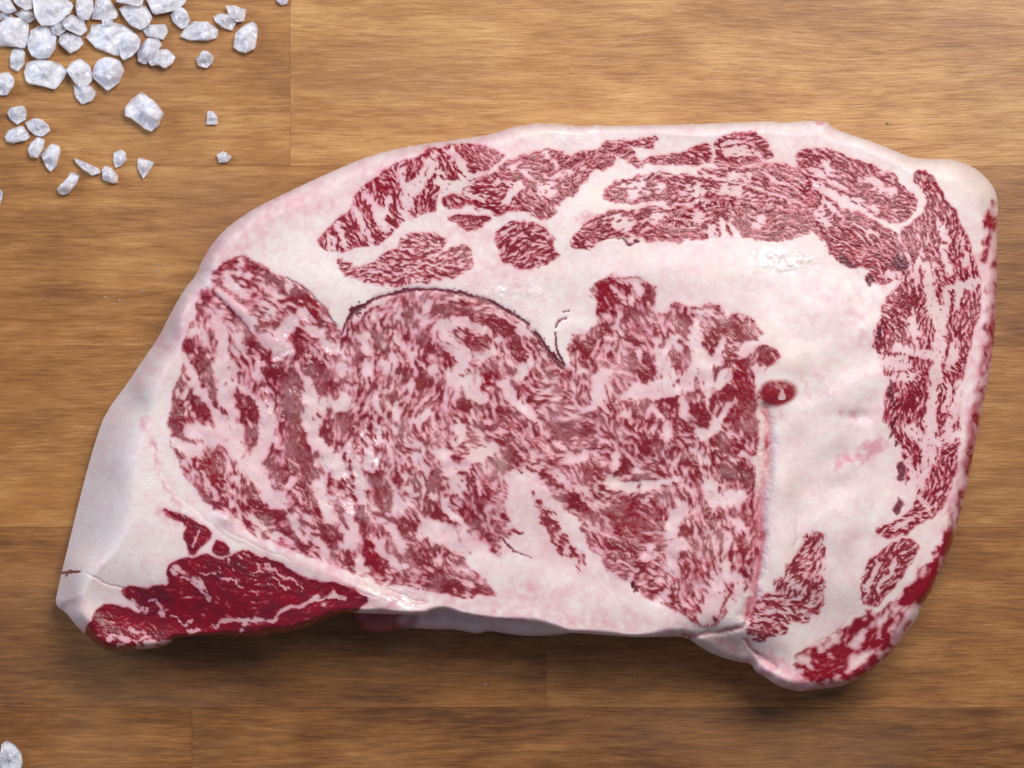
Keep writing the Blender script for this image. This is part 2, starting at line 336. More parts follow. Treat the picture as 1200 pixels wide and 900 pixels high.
# traced streaks: "halfwidth: x,y x,y ..."   fat first, lean second
FAT = """
7: 256,343 276,357 296,378|5: 266,327 286,344|4: 281,310|5: 291,323|6: 308,338|5: 337,334|5: 308,356 320,366|8: 352,368 340,380 328,391|9: 312,398 340,410|6: 324,418
5: 366,386 380,404 394,410|8: 400,434|6: 300,418 304,442|6: 280,398 288,410|8: 256,374 262,400 260,418|10: 260,428 264,456|5: 224,434 234,456 240,466|6: 358,442 366,464|6: 284,456|6: 228,390
6: 226,450 244,474 266,500|11: 224,504 250,510 270,514 284,536 300,546 312,570 324,590|7: 209,518 230,530|7: 262,466 274,490 278,516|9: 312,484 318,500 308,520 302,536|3: 288,460 308,478|5: 324,512 325,522
5: 344,562 330,580|9: 364,460 362,490 368,520 388,536 400,554|7: 378,472|8: 404,466 398,476|6: 410,526 420,554 426,570|7: 370,572 388,608|6: 360,606|5: 408,590 412,600|4: 308,548|5: 276,560|2: 266,540 263,558|4: 270,588|3: 236,554 252,578|3: 292,606 312,622
3: 322,624 340,634|4: 346,612 356,632|4: 372,632 384,650|5: 400,620 412,640
4: 414,376 428,360 450,352|4: 426,396 428,414|5: 503,356 496,370|5: 470,364|7: 514,384 542,376 564,386|9: 518,396 538,410 550,420 530,442 544,452 562,464|7: 482,416|3: 464,396 474,410|6: 504,432 511,432|6: 578,410 564,418|5: 582,396
6: 592,450 602,470 624,486|7: 620,426 610,438|6: 610,384 616,390|5: 430,424 430,436|3: 450,424 450,438|4: 460,418 461,430|4: 482,446 481,460|6: 532,500 542,502|4: 502,486 490,496|3: 440,460 443,478|3: 466,470 462,490|3: 444,500 448,516
8: 518,534 530,556 536,570|7: 542,544 560,532 577,524|15: 502,620 526,628 554,642 580,660 610,664|13: 606,562 612,580 606,600 616,612|16: 625,630 650,660 690,680|12: 600,640 640,664
5: 522,586 526,602 544,622 560,642|7: 466,586 464,600|4: 480,572 484,580|5: 486,536 504,552|7: 432,530 436,546|5: 410,524 420,560 424,586|6: 406,590 416,628 408,640|5: 442,636 464,662 470,666|5: 422,658 424,668|5: 458,618 474,646|5: 532,518 540,518|2.5: 562,562 564,576|2.5: 450,515 458,530|6: 628,560 644,584 660,606 678,636
5: 742,331 754,341|3.5: 738,347 742,359|3.5: 725,371 720,381|2: 716,338 732,350|5: 714,400|4.5: 750,414 750,420|9: 708,438 700,464|5: 686,434|9: 738,462 756,458 780,450 790,440|2.5: 748,438 749,446|9: 774,414 782,430 786,446|5: 790,396 798,410|8: 816,386 818,414 806,450|4: 768,398|5: 730,482
8: 813,394 820,414 828,438 830,460|6: 848,398 840,414 842,424|7: 854,438 840,450|5: 820,366 834,366|6: 878,406 866,416|5: 888,430 893,447|7: 772,424 786,440 794,456 770,462|7: 800,470 804,486|5: 856,474 846,490 836,502
7: 838,496 828,510 820,506|5: 778,496 780,512|4: 766,476 776,490|4: 868,534 884,538|9: 836,566 828,582 844,590 862,582|5: 866,578|7: 712,566 728,570 738,572|3.5: 716,558 722,532|2.5: 736,530 748,550|5: 752,572 768,566 794,562
8: 800,594 790,608 784,622 790,640 800,636|6: 864,610 872,621|4: 852,626 852,640|4: 760,584|5: 764,642|5: 666,542 688,532|2.5: 648,516 662,526|2.5: 652,550 674,574|4: 638,544|2.5: 686,614 704,626 720,632|5: 704,470 688,482|5: 734,482
5: 766,650 756,654|6: 788,632 788,652 792,672|5: 738,678|5: 782,694|2.5: 728,658 746,668|5: 850,636|10: 828,722 840,700|9: 838,690 852,664|8: 866,680 860,706|2: 670,560 690,580
3.6: 412,244 424,262 434,284|4.2: 432,228 442,250 452,268|5.5: 468,202 476,224 478,252|2.5: 456,232 446,262|6.5: 506,190 494,210 481,228|3: 500,202 520,200|5.5: 532,178 540,196 545,208|3: 396,264 408,288|2.4: 384,276 392,290|4: 512,212 524,222|3: 520,216 560,206 580,196
4: 592,236 602,226 612,216|7: 634,222 646,224|2.5: 638,206 670,204|2.5: 596,196 610,190|2: 584,212 600,222|2: 640,180 652,196|3: 548,226 566,234|2: 610,200 622,206
5: 854,178 872,178|2: 846,168 880,168|3: 884,176 892,186
7: 744,228|6: 772,220|3: 800,226 826,224|5: 850,222 866,224|3: 730,216 752,214|4: 818,216 814,226|6: 722,260 738,262|3: 766,258 776,252|5: 816,250 822,256|3: 844,262 848,276|4: 860,268 864,276|5: 894,258 886,262|3: 834,266 836,278
2.5: 850,204 880,206|2: 900,208 924,216|3: 950,200 974,212 990,222|4: 964,190 974,202|5: 1020,210 1032,222 1046,224|2.5: 1000,232 1030,246|4: 956,216 990,236 1010,246|2.5: 966,236 990,254|2: 1000,262 1030,276|4: 960,250 968,262
6: 1088,312 1092,350 1098,376 1102,390 1098,414 1096,450 1091,486 1090,500 1088,522 1087,540 1079,560 1068,578|3.5: 1111,335 1107,360 1103,382|3.5: 1112,334 1128,330 1142,332|4.5: 1084,522 1104,516 1120,508|4: 1046,406 1070,414 1098,418|6: 1026,424 1058,425|5: 1038,444 1064,440|3.5: 1070,370 1072,390 1074,404|4: 1122,400 1118,420|3: 1124,340 1120,360
4: 1104,290 1112,320|3: 1126,280 1132,310|3: 1078,300 1074,330|4: 1118,408 1112,430|2.5: 1114,452 1108,480|4: 1110,512 1118,480 1126,450|3: 1062,300 1070,320|4: 1040,320 1052,322|3: 1100,262 1110,282|5: 1064,504 1078,512|2.5: 1062,540 1074,560 1066,570|3: 1078,582 1090,600|3: 1050,620 1070,608|4: 1082,236 1076,220
3: 1016,690 1030,660|2: 1030,690 1050,660
5: 204,666 218,672 230,680 246,702|3.5: 180,704 192,710 190,718|4: 144,700 158,708 172,717|2.5: 216,734 226,728|3.2: 252,731 270,729 288,726 306,725 322,728 334,712 360,709 384,699 406,699|2.5: 288,726 282,738|2: 228,640 232,622|1.5: 268,654 272,668|1.6: 236,670 262,676 284,684|1.4: 300,660 318,676 336,692|1.5: 310,660 352,690|1.4: 200,722 214,730|6: 164,758 180,757 196,752|5: 128,748 138,744 150,750|2: 170,744 150,736|2: 220,738 240,744|3: 150,756 140,758|2: 160,752 176,746
4: 960,762 990,752|4: 1000,776 1020,764|5: 940,770 950,776|4: 1012,742 1000,756|3: 1040,716 1030,744|4: 1060,728 1046,750|3: 1050,716 1046,736|5: 972,800 984,794|5: 1068,722 1074,714
"""
LEAN = """
6: 256,316 280,308 312,323 340,342 366,357 375,376|6: 240,352|3: 252,346 280,374 291,391|8: 290,402 308,414|13: 320,434 340,446|12: 370,434 380,454|7: 344,390 352,414|5: 220,400 224,412|6: 238,420 244,450
14: 250,540 246,556|6: 224,516|11: 288,474 293,500 294,532|12: 344,470 350,510 352,540 356,562|13: 320,550 324,570|10: 404,490 406,500|12: 388,504|9: 296,576 298,588|9: 310,600 330,610|8: 210,476 208,500 214,516|7: 226,464 236,490|6: 250,458 262,490|7: 240,586 256,590|9: 360,580 372,600 390,630|8: 340,622 358,640
6: 502,362 540,366 570,376 592,382 602,398 610,416|5: 482,358 478,368|7: 552,402 564,402|10: 576,442|8: 522,420|9: 546,474|9: 590,484|6: 440,392 444,410|7: 470,436 480,440|8: 500,410 494,400|8: 496,448|6: 420,404 424,420
8: 440,558 458,598 480,624|12: 508,564|8: 502,598 534,618|7: 542,598 560,626 588,650|8: 562,572 562,592|8: 598,532|10: 434,646 446,660|11: 500,652 480,656|2: 600,582 601,584|1.5: 540,656 556,668 580,680 604,690|2: 606,612 614,624|6: 420,596 430,620|12: 530,690 516,680|9: 560,694 574,695|5: 400,648 412,660|8: 580,540 590,545
8: 815,455|6: 811,415 813,430|7: 787,416 790,424|13: 748,424 758,434|3.5: 797,440 795,452|8: 800,376 796,384|11: 712,334 724,344|9: 706,358|10: 764,346|8: 712,384 706,392|10: 740,370|7: 680,408 690,402|8: 688,420
11: 856,380 870,388|8: 836,392 836,408|7: 856,414 846,432|9: 886,416 906,416|11: 874,430 868,448 876,474|10: 838,462 854,462|10: 820,482 824,488|15: 868,486|8: 780,468 782,482|9: 748,482|5: 826,360 838,362
22: 736,604 744,612|10: 850,556 870,554|15: 870,492|7: 838,516 864,530|8: 800,622|7: 876,602|9: 872,640|6: 828,598 836,612|14: 760,522|13: 692,554|11: 732,544|6: 666,580 696,604|11: 686,506|12: 660,508|8: 804,540|14: 740,640 720,640|8: 730,656 750,664
2: 1073,199 1082,200 1090,208 1100,222 1112,242|5: 1080,200 1074,199|6: 1062,476 1070,460|8: 1060,356 1072,352
5: 1100,644 1090,664 1078,690|9: 960,790 980,790|9: 1080,690 1066,704|9: 1000,756 980,762|8: 1030,752 1040,740
2.2: 872,668 862,684 850,700 846,716|2: 874,672 872,690
"""
# smears on the fat (pink strength by halfwidth), seams drawn as grooves: "halfwidth,depth mm: points"
PINK = """
14,.35: 1006,360 1010,390|8,.5: 990,480 1006,488|10,.7: 990,540 1010,530 1030,520|6,.3: 970,460 960,440|10,.35: 300,350 270,350|26,.30: 250,300 300,258 400,212 480,186 600,162|14,.3: 226,350 200,400 170,440|24,.25: 440,215 400,250 330,250|20,.25: 260,290 300,280|22,.34: 470,700 540,712 640,722 740,738 800,742|14,.35: 600,690 660,700
14,.30: 690,258|5,.6: 678,252 684,258|16,.3: 540,270 570,275|30,.18: 640,330 600,330|10,.45: 262,606 280,620|14,.35: 300,634 360,664 420,690|9,.5: 912,470 916,490|6,.5: 936,444 944,458|5,.4: 190,596 204,612|14,.5: 840,752 870,766 900,780|20,.75: 890,784 925,800 965,806|16,.5: 910,770 940,796|12,.5: 1060,700 1080,670
5,.5: 175,490 178,520 190,560 210,590|4,.4: 180,520 184,548|10,.4: 420,700 460,710|6,.4: 220,680 214,690|8,.35: 1040,300 1030,330|14,.4: 1150,300 1156,400 1140,500|8,.3: 880,560 884,620|10,.35: 1120,580 1100,620|18,.2: 950,330 990,350|6,.6: 888,690 884,730
6,.6: 90,735 110,752|8,.3: 90,700 100,722|20,.25: 620,300 560,320|10,.4: 880,520 884,545|6,.8: 672,146|3,.6: 945,144 970,145
"""
SEAM = """
1.6,.4: 398,398 402,382 416,363 440,349|2.4,.5: 440,349 462,343 494,338 528,341 560,349 590,360 619,380|2.6,.7: 626,390 640,406 652,422 660,430|1.2,.6: 650,390 651,402 655,416 661,428|1.4,.6: 651,384 656,376 663,374|1.0,.5: 660,366 666,365
6,2.6: 897,480 900,510 899,545 896,566 891,584 891,610 890,646 888,668 881,688 883,702 876,722|3,1.0: 800,745 820,744 842,741 866,738 876,726|2.4,.9: 874,752 882,762 890,770 910,782|1.1,.3: 72,672 86,671 96,668 108,676 120,684 144,690|0.9,.2: 588,630 598,640 604,648 624,654
.9,.5: 336,325 358,339 376,356 386,370 394,384|2,.12: 178,515 186,545 200,570 222,592 246,612 262,628 286,640|0.9,.4: 884,548 884,562 880,578|1.6,.9: 742,686 746,690|.8,.4: 746,690 766,702|1.0,.08: 700,671 722,702|1.4,.3: 430,684 460,694 500,708|1.0,.2: 400,684 440,700|1.0,.15: 262,620 300,640 340,656
1.2,.12: 960,750 976,745 988,735 1000,720|1.2,.15: 1008,704 1012,706|.8,.15: 700,282 736,281|1.0,.1: 768,278 860,279|2.2,.7: 252,346 280,374 292,392|0.8,.4: 1112,240 1100,222|1.2,.7: 510,716 540,720 600,726|1.0,.2: 930,600 936,620 930,640
"""
DARKSPOT = [(992, 308, 12, 5, 20), (1052, 308, 7, 9, 0), (1060, 310, 5, 6, 30), (1020, 326, 6, 8, 10), (1030, 390, 3, 15, 4), (1045, 462, 3, 20, -4), (1046, 500, 2.5, 14, 20), (1057, 552, 7, 11, 0), (1051, 592, 6, 12, 30),
            (742, 283, 9, 1.2, -5), (734, 282, 8, 1, 0), (860, 554, 16, 9, 0), (1050, 521, 2, 2.5, 0), (984, 300, 4, 3, 0)]
BROWN = [(350, 500, 14, 60, 0), (404, 485, 12, 22, 0), (450, 590, 18, 30, 30), (480, 470, 40, 40, 0), (546, 465, 14, 12, 0), (598, 530, 12, 12, 0), (660, 624, 8, 11, -20), (590, 472, 16, 10, 0),
         (560, 500, 14, 10, 0), (790, 400, 30, 40, 0), (860, 400, 30, 26, 0), (860, 554, 18, 12, 0), (790, 640, 40, 40, 0), (600, 585, 30, 20, 0), (470, 640, 20, 20, 0), (640, 650, 18, 10, 20), (310, 370, 30, 20, 20), (770, 580, 26, 16, 0)]
RED = [(870, 490, 24, 22, 0), (876, 440, 20, 30, 0), (740, 608, 40, 30, 0), (300, 630, 30, 12, 30), (434, 648, 24, 16, 30), (576, 442, 12, 10, 0), (693, 602, 10, 6, 30), (692, 556, 18, 16, 0), (708, 345, 20, 24, 0),
       (240, 545, 28, 34, 0), (560, 696, 24, 7, 0), (270, 312, 30, 12, 20), (366, 366, 16, 18, 40), (890, 520, 10, 20, 0), (440, 225, 30, 16, -35), (540, 178, 44, 10, 0), (872, 620, 14, 30, 0), (960, 785, 40, 18, 0), (1090, 680, 14, 30, 25)]

# ------------------------------------------------------------------ raster fields over the steak
X0, Y0, GW, GH = 50, 130, 1136, 696
rs = np.random.RandomState(11)
PX, PY = np.meshgrid(np.arange(GW) + X0 + 0.0, np.arange(GH) + Y0 + 0.0)


def blur(a, s, sy=None):
    sy = s if sy is None else sy
    fy = np.fft.fftfreq(a.shape[0])[:, None]; fx = np.fft.rfftfreq(a.shape[1])[None, :]
    k = np.exp(-2 * (math.pi ** 2) * ((fx * s) ** 2 + (fy * sy) ** 2))
    return np.fft.irfft2(np.fft.rfft2(a) * k, s=a.shape)


def unit(a):
    return (a - a.mean()) / a.std()


def gnoise(s, sy=None):
    return unit(blur(rs.randn(GH, GW), s, sy))


def smooth(a, b, x):
    t = np.clip((x - a) / (b - a), 0, 1)
    return t * t * (3 - 2 * t)


WX = PX + 1.5 * gnoise(4) + 0.7 * gnoise(1.3)
WY = PY + 1.5 * gnoise(4) + 0.7 * gnoise(1.3)


def chaikin(p, n=1, closed=True):
    for _ in range(n):
        q = np.roll(p, -1, 0) if closed else p[1:]
        a = p if closed else p[:-1]
        r = np.empty((len(a) * 2, 2)); r[0::2] = a * .75 + q * .25; r[1::2] = a * .25 + q * .75
        p = r if closed else np.vstack([p[:1], r, p[-1:]])
    return p


def box(p, pad):
    x0 = int(max(p[:, 0].min() - pad - X0, 0)); x1 = int(min(p[:, 0].max() + pad - X0 + 1, GW))
    y0 = int(max(p[:, 1].min() - pad - Y0, 0)); y1 = int(min(p[:, 1].max() + pad - Y0 + 1, GH))
    return slice(y0, y1), slice(x0, x1)


def segdist2(x, y, a, b):
    dx, dy = b - a
    L = dx * dx + dy * dy + 1e-9
    t = np.clip(((x - a[0]) * dx + (y - a[1]) * dy) / L, 0, 1)
    return (x - a[0] - t * dx) ** 2 + (y - a[1] - t * dy) ** 2


def poly_sdf(p, x, y):
    """positive inside"""
    d = np.full(x.shape, 1e9); ins = np.zeros(x.shape, bool)
    q = np.roll(p, -1, 0)
    for a, b in zip(p, q):
        np.minimum(d, segdist2(x, y, a, b), out=d)
        c = (a[1] > y) != (b[1] > y)
        if c.any():
            xi = (b[0] - a[0]) * (y - a[1]) / (b[1] - a[1] + 1e-12) + a[0]
            ins ^= c & (x < xi)
    d = np.sqrt(d)
    return np.where(ins, d, -d)


def line_dist(p, x, y):
    if len(p) == 1: return np.hypot(x - p[0, 0], y - p[0, 1])
    d = np.full(x.shape, 1e9)
    for a, b in zip(p[:-1], p[1:]): np.minimum(d, segdist2(x, y, a, b), out=d)
    return np.sqrt(d)


def strokes(txt):
    for ln in txt.strip().splitlines():
        for s in ln.split('|'):
            h, pts = s.split(':')
            p = P(pts)
            if len(p) > 2: p = chaikin(p, 1, False)
            yield [float(v) for v in h.split(',')], p


def ell(x, y, e):
    a = math.radians(e[4]); c, s = math.cos(a), math.sin(a)
    u = ((x - e[0]) * c + (y - e[1]) * s) / e[2]; v = (-(x - e[0]) * s + (y - e[1]) * c) / e[3]
    return np.hypot(u, v)


# fibre flow -> line integral noise
gx, gy = np.meshgrid(np.arange(0, GW + 8, 8) + X0, np.arange(0, GH + 8, 8) + Y0)
ca = np.zeros(gx.shape); sa = np.zeros(gx.shape); ww = np.zeros(gx.shape)
for (fx, fy, dx, dy) in FLOW:
    a2 = 2 * math.atan2(dy, dx); w = 1.0 / ((gx - fx) ** 2 + (gy - fy) ** 2 + 200.0) ** 1.6
    ca += w * math.cos(a2); sa += w * math.sin(a2)
ang = 0.5 * np.arctan2(sa, ca)
ii = np.clip(np.rint((PY - Y0) / 8).astype(int), 0, gx.shape[0] - 1); jj = np.clip(np.rint((PX - X0) / 8).astype(int), 0, gx.shape[1] - 1)
ang = ang[ii, jj]
c2 = blur(np.cos(2 * ang), 5); s2 = blur(np.sin(2 * ang), 5)
ang = 0.5 * np.arctan2(s2, c2) + 0.30 * gnoise(6) + 0.22 * gnoise(14)
DX, DY = np.cos(ang).astype(np.float32), np.sin(ang).astype(np.float32)
w0 = rs.randn(GH, GW)
w9 = rs.randn(GH, GW)
src = [unit(blur(w9, .55) - blur(w9, 1.6)), unit(blur(w0, .8) - blur(w0, 2.2)), unit(blur(w0, 1.45) - blur(w0, 4.2)), unit(blur(w0, 3.2) - blur(w0, 10.0))]
acc = [s.copy() for s in src]
LEN = (2, 3, 5, 8)
for sg in (1, -1):
    x = (PX - X0).astype(np.float32); y = (PY - Y0).astype(np.float32)
    cx = DX * sg; cy = DY * sg
    for k in range(1, 11):
        x = np.clip(x + cx, 0, GW - 1.01); y = np.clip(y + cy, 0, GH - 1.01)
        i = (y + .5).astype(np.int32); j = (x + .5).astype(np.int32)
        nx, ny = DX[i, j], DY[i, j]
        f = np.where(nx * cx + ny * cy < 0, -1, 1).astype(np.float32)
        cx, cy = nx * f, ny * f
        for q in range(4):
            if k <= LEN[q]: acc[q] += src[q][i, j] * (1 - (k / (LEN[q] + 1.0)) ** 2)
iso = [gnoise(.8), gnoise(1.1), gnoise(1.9), gnoise(4.2)]
N0, N1, N2, N3 = [unit(unit(a) + f * b) for a, b, f in zip(acc, iso, (0.3, 0.5, 0.8, 0.9))]
SP = gnoise(1.0)

# leanness
v = np.full((GH, GW), -3.0)
label = np.full((GH, GW), -1, int)
brown = np.zeros((GH, GW)); red = np.zeros((GH, GW))
bias = np.zeros((GH, GW))
for (h, p) in strokes(FAT):
    b = box(p, h[0] * 2 + 6); d = line_dist(p, WX[b], WY[b]) / (h[0] * (1.2 if (p[:, 1].mean() < 300 or p[:, 0].mean() > 1000) else 0.92 if h[0] > 3 else 1.05) + 0.2 * SP[b] * min(h[0], 4) * .5)
    bias[b] = np.minimum(bias[b], -2.6 * (1 - smooth(0.5, 1.35, d)))
lb = np.zeros((GH, GW))
for (h, p) in strokes(LEAN):
    b = box(p, h[0] * 2 + 6); d = line_dist(p, WX[b], WY[b]) / h[0]
    lb[b] = np.maximum(lb[b], 1.7 * (1 - smooth(0.6, 1.4, d)))
bias = bias + lb * (1 - np.clip(-bias / 2.6, 0, 1) * 0.8)
for k, (lab, pts, base, w, br, rd, rag) in enumerate(MUSCLES):
    p = chaikin(P(pts), 1)
    b = box(p, 14)
    k1 = rag / 2.0
    sd = poly_sdf(p, PX[b] + (WX[b] - PX[b]) * k1, PY[b] + (WY[b] - PY[b]) * k1)
    ns = 0.70 if k < 3 else 0.9
    base = base + (0.22 if k < 3 else 0.26 if 0 <= base < 1 else 0)
    f = base + ns * ((w[0] * N1[b] + .30 * N0[b]) if k < 3 else (w[0] * (.62 * N1[b] + .50 * N0[b]))) + ns * (0 + w[1] * N2[b] + w[2] * N3[b]) + bias[b]
    grow = 2.6 if 5 <= k <= 20 else 1.0
    f = np.minimum(f, (sd + grow) * 0.62 - 0.1)
    ins = sd > -grow
    v[b] = np.maximum(v[b], f)
    label[b][ins & (label[b] < 0)] = k
    s = smooth(-4, 4, sd)
    brown[b] = np.maximum(brown[b], br * s); red[b] = np.maximum(red[b], rd * s)
soft = 0.58 + 0.37 * smooth(0, 1, blur(((label >= 0) & (label < 3)).astype(float), 3))
lean = smooth(-soft, soft, v)
deep = smooth(0.15, 1.5, v + .22 * gnoise(1.6) + .22 * gnoise(4))
eye = blur(((label >= 0) & (label < 3)).astype(float), 2)
cap = blur((label >= 3).astype(float), 1.5)
lean = lean * (1 - eye * np.clip(0.05 + 0.10 * gnoise(7) + 0.06 * gnoise(1.2), 0, .5))
lean = lean * (1 - .55 * eye) + .55 * eye * blur(lean, .8)
rim = blur(((label == 22) | (label == 23)).astype(float), 3)
film = np.clip(blur(lean, 2.0) * 1.15 + 0.10 * gnoise(3), 0, 1)
lean = lean * (1 - .75 * rim) + .75 * rim * film
# a bloody film of lean colour bleeding into the fat next to it
for e in BROWN:
    b = box(np.array([[e[0], e[1]]]), max(e[2], e[3]) * 1.6)
    brown[b] = np.maximum(brown[b], 0.9 * (1 - smooth(0.3, 1.4, ell(WX[b], WY[b], e))))
for e in RED:
    b = box(np.array([[e[0], e[1]]]), max(e[2], e[3]) * 1.6)
    q = 1 - smooth(0.3, 1.4, ell(WX[b], WY[b], e))
    red[b] = np.maximum(red[b], 0.8 * q); brown[b] *= 1 - 0.7 * q
dark = np.zeros((GH, GW))
for e in DARKSPOT:
    b = box(np.array([[e[0], e[1]]]), max(e[2], e[3]) * 2)
    q = 1 - smooth(0.75, 1.15, ell(WX[b], WY[b], e))
    if e[2] > 15: q = q * 0.4
    dark[b] = np.maximum(dark[b], q * 0.75); lean[b] = np.maximum(lean[b], q)
bloodspot = ell(PX, PY, (911, 460, 24, 17.5, -8)) + 0.06 * gnoise(5)
bq = 1 - smooth(0.72, 1.12, bloodspot)
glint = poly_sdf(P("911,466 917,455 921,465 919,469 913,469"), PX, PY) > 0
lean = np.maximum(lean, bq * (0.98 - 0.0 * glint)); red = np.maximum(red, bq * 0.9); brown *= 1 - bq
lean = np.where(glint, 0.25, lean)  # pale highlight on the blood spot, painted in as low leanness
# red smears at the cut edge
pink = 0.17 + 0.05 * gnoise(40) + 0.30 * eye + 0.20 * cap + 0.03 * gnoise(18) + 0.03 * gnoise(6)
pink += 0.50 * smooth(0.02, 0.6, blur(lean, 2.2)) * (1 - lean) + 0.22 * blur(lean, 9)
for (h, p) in strokes(PINK):
    b = box(p, h[0] * 2 + 4); d = line_dist(p, WX[b] + (WX[b] - PX[b]) * 1.5, WY[b] + (WY[b] - PY[b]) * 1.5) / h[0]
    pink[b] += h[1] * (1 - smooth(0.1, 1.5, d)) * (0.8 + 0.35 * gnoise(2.5)[b])
groove = np.zeros((GH, GW)); seamtint = np.zeros((GH, GW))
for (h, p) in strokes(SEAM):
    b = box(p, h[0] * 4 + 6); d = line_dist(p, PX[b] + 0.45 * (WX[b] - PX[b]), PY[b] + 0.45 * (WY[b] - PY[b])) / h[0]
    groove[b] = np.maximum(groove[b], h[1] * np.exp(-d * d * 0.7))
    seamtint[b] = np.maximum(seamtint[b], min(1.0, h[1] / 1.5) * (1 - smooth(0.5, 1.2, d)))
ARC = strokes("2.5: 416,363 440,349 462,343 494,338 528,341 560,349 590,360 619,380|3.0: 626,390 640,406 652,422 658,430|1.6: 400,392 403,380 416,363|1.2: 650,390 651,402 655,416 661,428|1.2: 651,384 656,376 663,374|1: 660,366 666,365|.9: 588,630 598,640 604,648 624,654|.8: 884,548 884,562 880,578|.7: 336,325 358,339 376,356 386,370 394,384|1.1: 72,671 86,671 94,668|1.8: 741,685 746,690")
ARCN = gnoise(9)
for (h, p) in ARC:
    b = box(p, 12); d = line_dist(p, PX[b] + .3 * (WX[b] - PX[b]), PY[b] + .3 * (WY[b] - PY[b]))
    q = 1 - smooth(h[0] * .55, h[0] * 1.0, d * (1 + .18 * SP[b] + .25 * ARCN[b]))
    dark[b] = np.maximum(dark[b], q * (0.78 if h[0] > 1 else .5)); lean[b] = np.maximum(lean[b], q * (1 if h[0] > .85 else .6))
pink += 0.55 * np.clip(seamtint, 0, 1)
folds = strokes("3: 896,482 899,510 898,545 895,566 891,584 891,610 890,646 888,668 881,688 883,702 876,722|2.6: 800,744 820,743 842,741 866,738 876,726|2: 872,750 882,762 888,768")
for (h, p) in folds:  # red-brown crease tint, with the crease shading painted into the flesh colour
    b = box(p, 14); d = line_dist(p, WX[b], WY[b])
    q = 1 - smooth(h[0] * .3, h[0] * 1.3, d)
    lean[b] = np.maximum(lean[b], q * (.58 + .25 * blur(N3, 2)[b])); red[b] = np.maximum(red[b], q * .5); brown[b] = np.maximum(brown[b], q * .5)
pink += 0.06 * gnoise(1.6) + 0.05 * gnoise(3.5)
rz = smooth(1060, 1120, PX) * smooth(225, 270, PY) * (1 - smooth(760, 800, PY))
SDr = np.full((GH, GW), 99.0)
SDr[:, 820:] = poly_sdf(chaikin(SILH, 1), PX[:, 820:], PY[:, 820:])
rz = np.maximum(rz, smooth(905, 950, PX) * smooth(725, 765, PY))
edge = (1 - smooth(4, 20, SDr + 3 * gnoise(6))) * rz
streak = np.clip(0.55 + 0.28 * N3 + 0.20 * N2, 0, 1)
lean = np.maximum(lean, edge * streak * 0.85); red = np.maximum(red, edge * .6); pink = np.maximum(pink, edge * .8)
# wet dark lean of the lower left: fibre bundles from purple to red
deep = np.maximum(deep, bq)
ll = blur((label >= 24).astype(float), 1.5)
lean = np.maximum(lean, .20 * ll)
dark = np.maximum(dark, ll * np.clip(0.28 + 0.12 * N3 + 0.06 * N2 + .10 * gnoise(12), 0, .6) * lean)
pink = np.clip(pink, 0, 1)

# ------------------------------------------------------------------ relief
SIL = chaikin(SILH, 1)
step = 3
cx, cy = np.meshgrid(np.arange(0, GW + step, step) + X0 + 0.0, np.arange(0, GH + step, step) + Y0 + 0.0)
sdc = poly_sdf(SIL, cx, cy)


def up(c):
    fy = (PY - Y0) / step; fx = (PX - X0) / step
    i = fy.astype(int); j = fx.astype(int); u = fy - i; w = fx - j
    i1 = np.minimum(i + 1, c.shape[0] - 1); j1 = np.minimum(j + 1, c.shape[1] - 1)
    return (c[i, j] * (1 - u) * (1 - w) + c[i1, j] * u * (1 - w) + c[i, j1] * (1 - u) * w + c[i1, j1] * u * w)


SD = up(sdc)
ed = np.array(EDGE)
wsum = np.zeros(cx.shape); par = [np.zeros(cx.shape) for _ in range(4)]
for e in ed:
    w = 1.0 / ((cx - e[0]) ** 2 + (cy - e[1]) ** 2 + 60.0) ** 2
    wsum += w
    for k in range(4): par[k] += w * e[2 + k]
EWD, EZ, EA, EB = [up(q / wsum) for q in par]
top = 33.0 + 1.0 * gnoise(70) + 0.35 * gnoise(26)
# broad hollows and swells, mm
for (x, y, rx, ry, r, h) in [(130, 700, 60, 40, 0, -2.5), (200, 735, 130, 40, 8, -4.0), (1010, 775, 110, 75, -38, -7), (860, 766, 56, 26, 15, -11), (930, 730, 70, 50, 0, -2.5),
                             (905, 580, 13, 110, 0, 0.6), (920, 580, 16, 110, 0, 1.6), (262, 607, 11, 9, 30, 1.6), (420, 690, 150, 12, 24, 1.4), (1160, 420, 60, 220, 8, -4.0), (990, 380, 60, 120, 0, 0.8),
                             (820, 320, 120, 30, 0, 0.9), (270, 355, 32, 7, 40, 0.9), (985, 535, 26, 12, -20, -1.0), (1005, 488, 18, 7, 0, -0.8), (911, 460, 15, 11, 0, 0.9), (740, 715, 100, 24, 14, 1.2), (1106, 192, 16, 8, 10, .8)]:
    top += h * np.exp(-1.1 * ell(PX, PY, (x, y, rx, ry, r)) ** 2)
EWD = EWD * (1 + (np.clip(.22 * gnoise(25) + .10 * gnoise(8), -.5, .6)) * smooth(1.3, 1.6, EB))
t = np.clip(SD / EWD, 0, 1)
prof = (1 - (1 - t) ** (EA + 0.6)) ** (1 / EB)
Z = EZ + (top - EZ) * prof
inner = smooth(0, 22, SD)
lump = smooth(0.0, 1.0, blur(((label >= 0) & (label < 3)).astype(float), 6))
Z += inner * (0.10 * gnoise(11) + 0.006 * gnoise(4)) * (1 - 0.5 * lump)
fatzone = smooth(890, 930, PX) * (1 - smooth(1020, 1050, PX)) * smooth(300, 350, PY) * (1 - smooth(660, 720, PY))
Z += inner * fatzone * (0.36 * gnoise(15) + 0.12 * gnoise(7))
Z += inner * lump * (0.13 * gnoise(5.5) + 0.07 * unit(blur(N3, 2)) + 0.10 * gnoise(12))
leanb = blur(lean, 1.4)
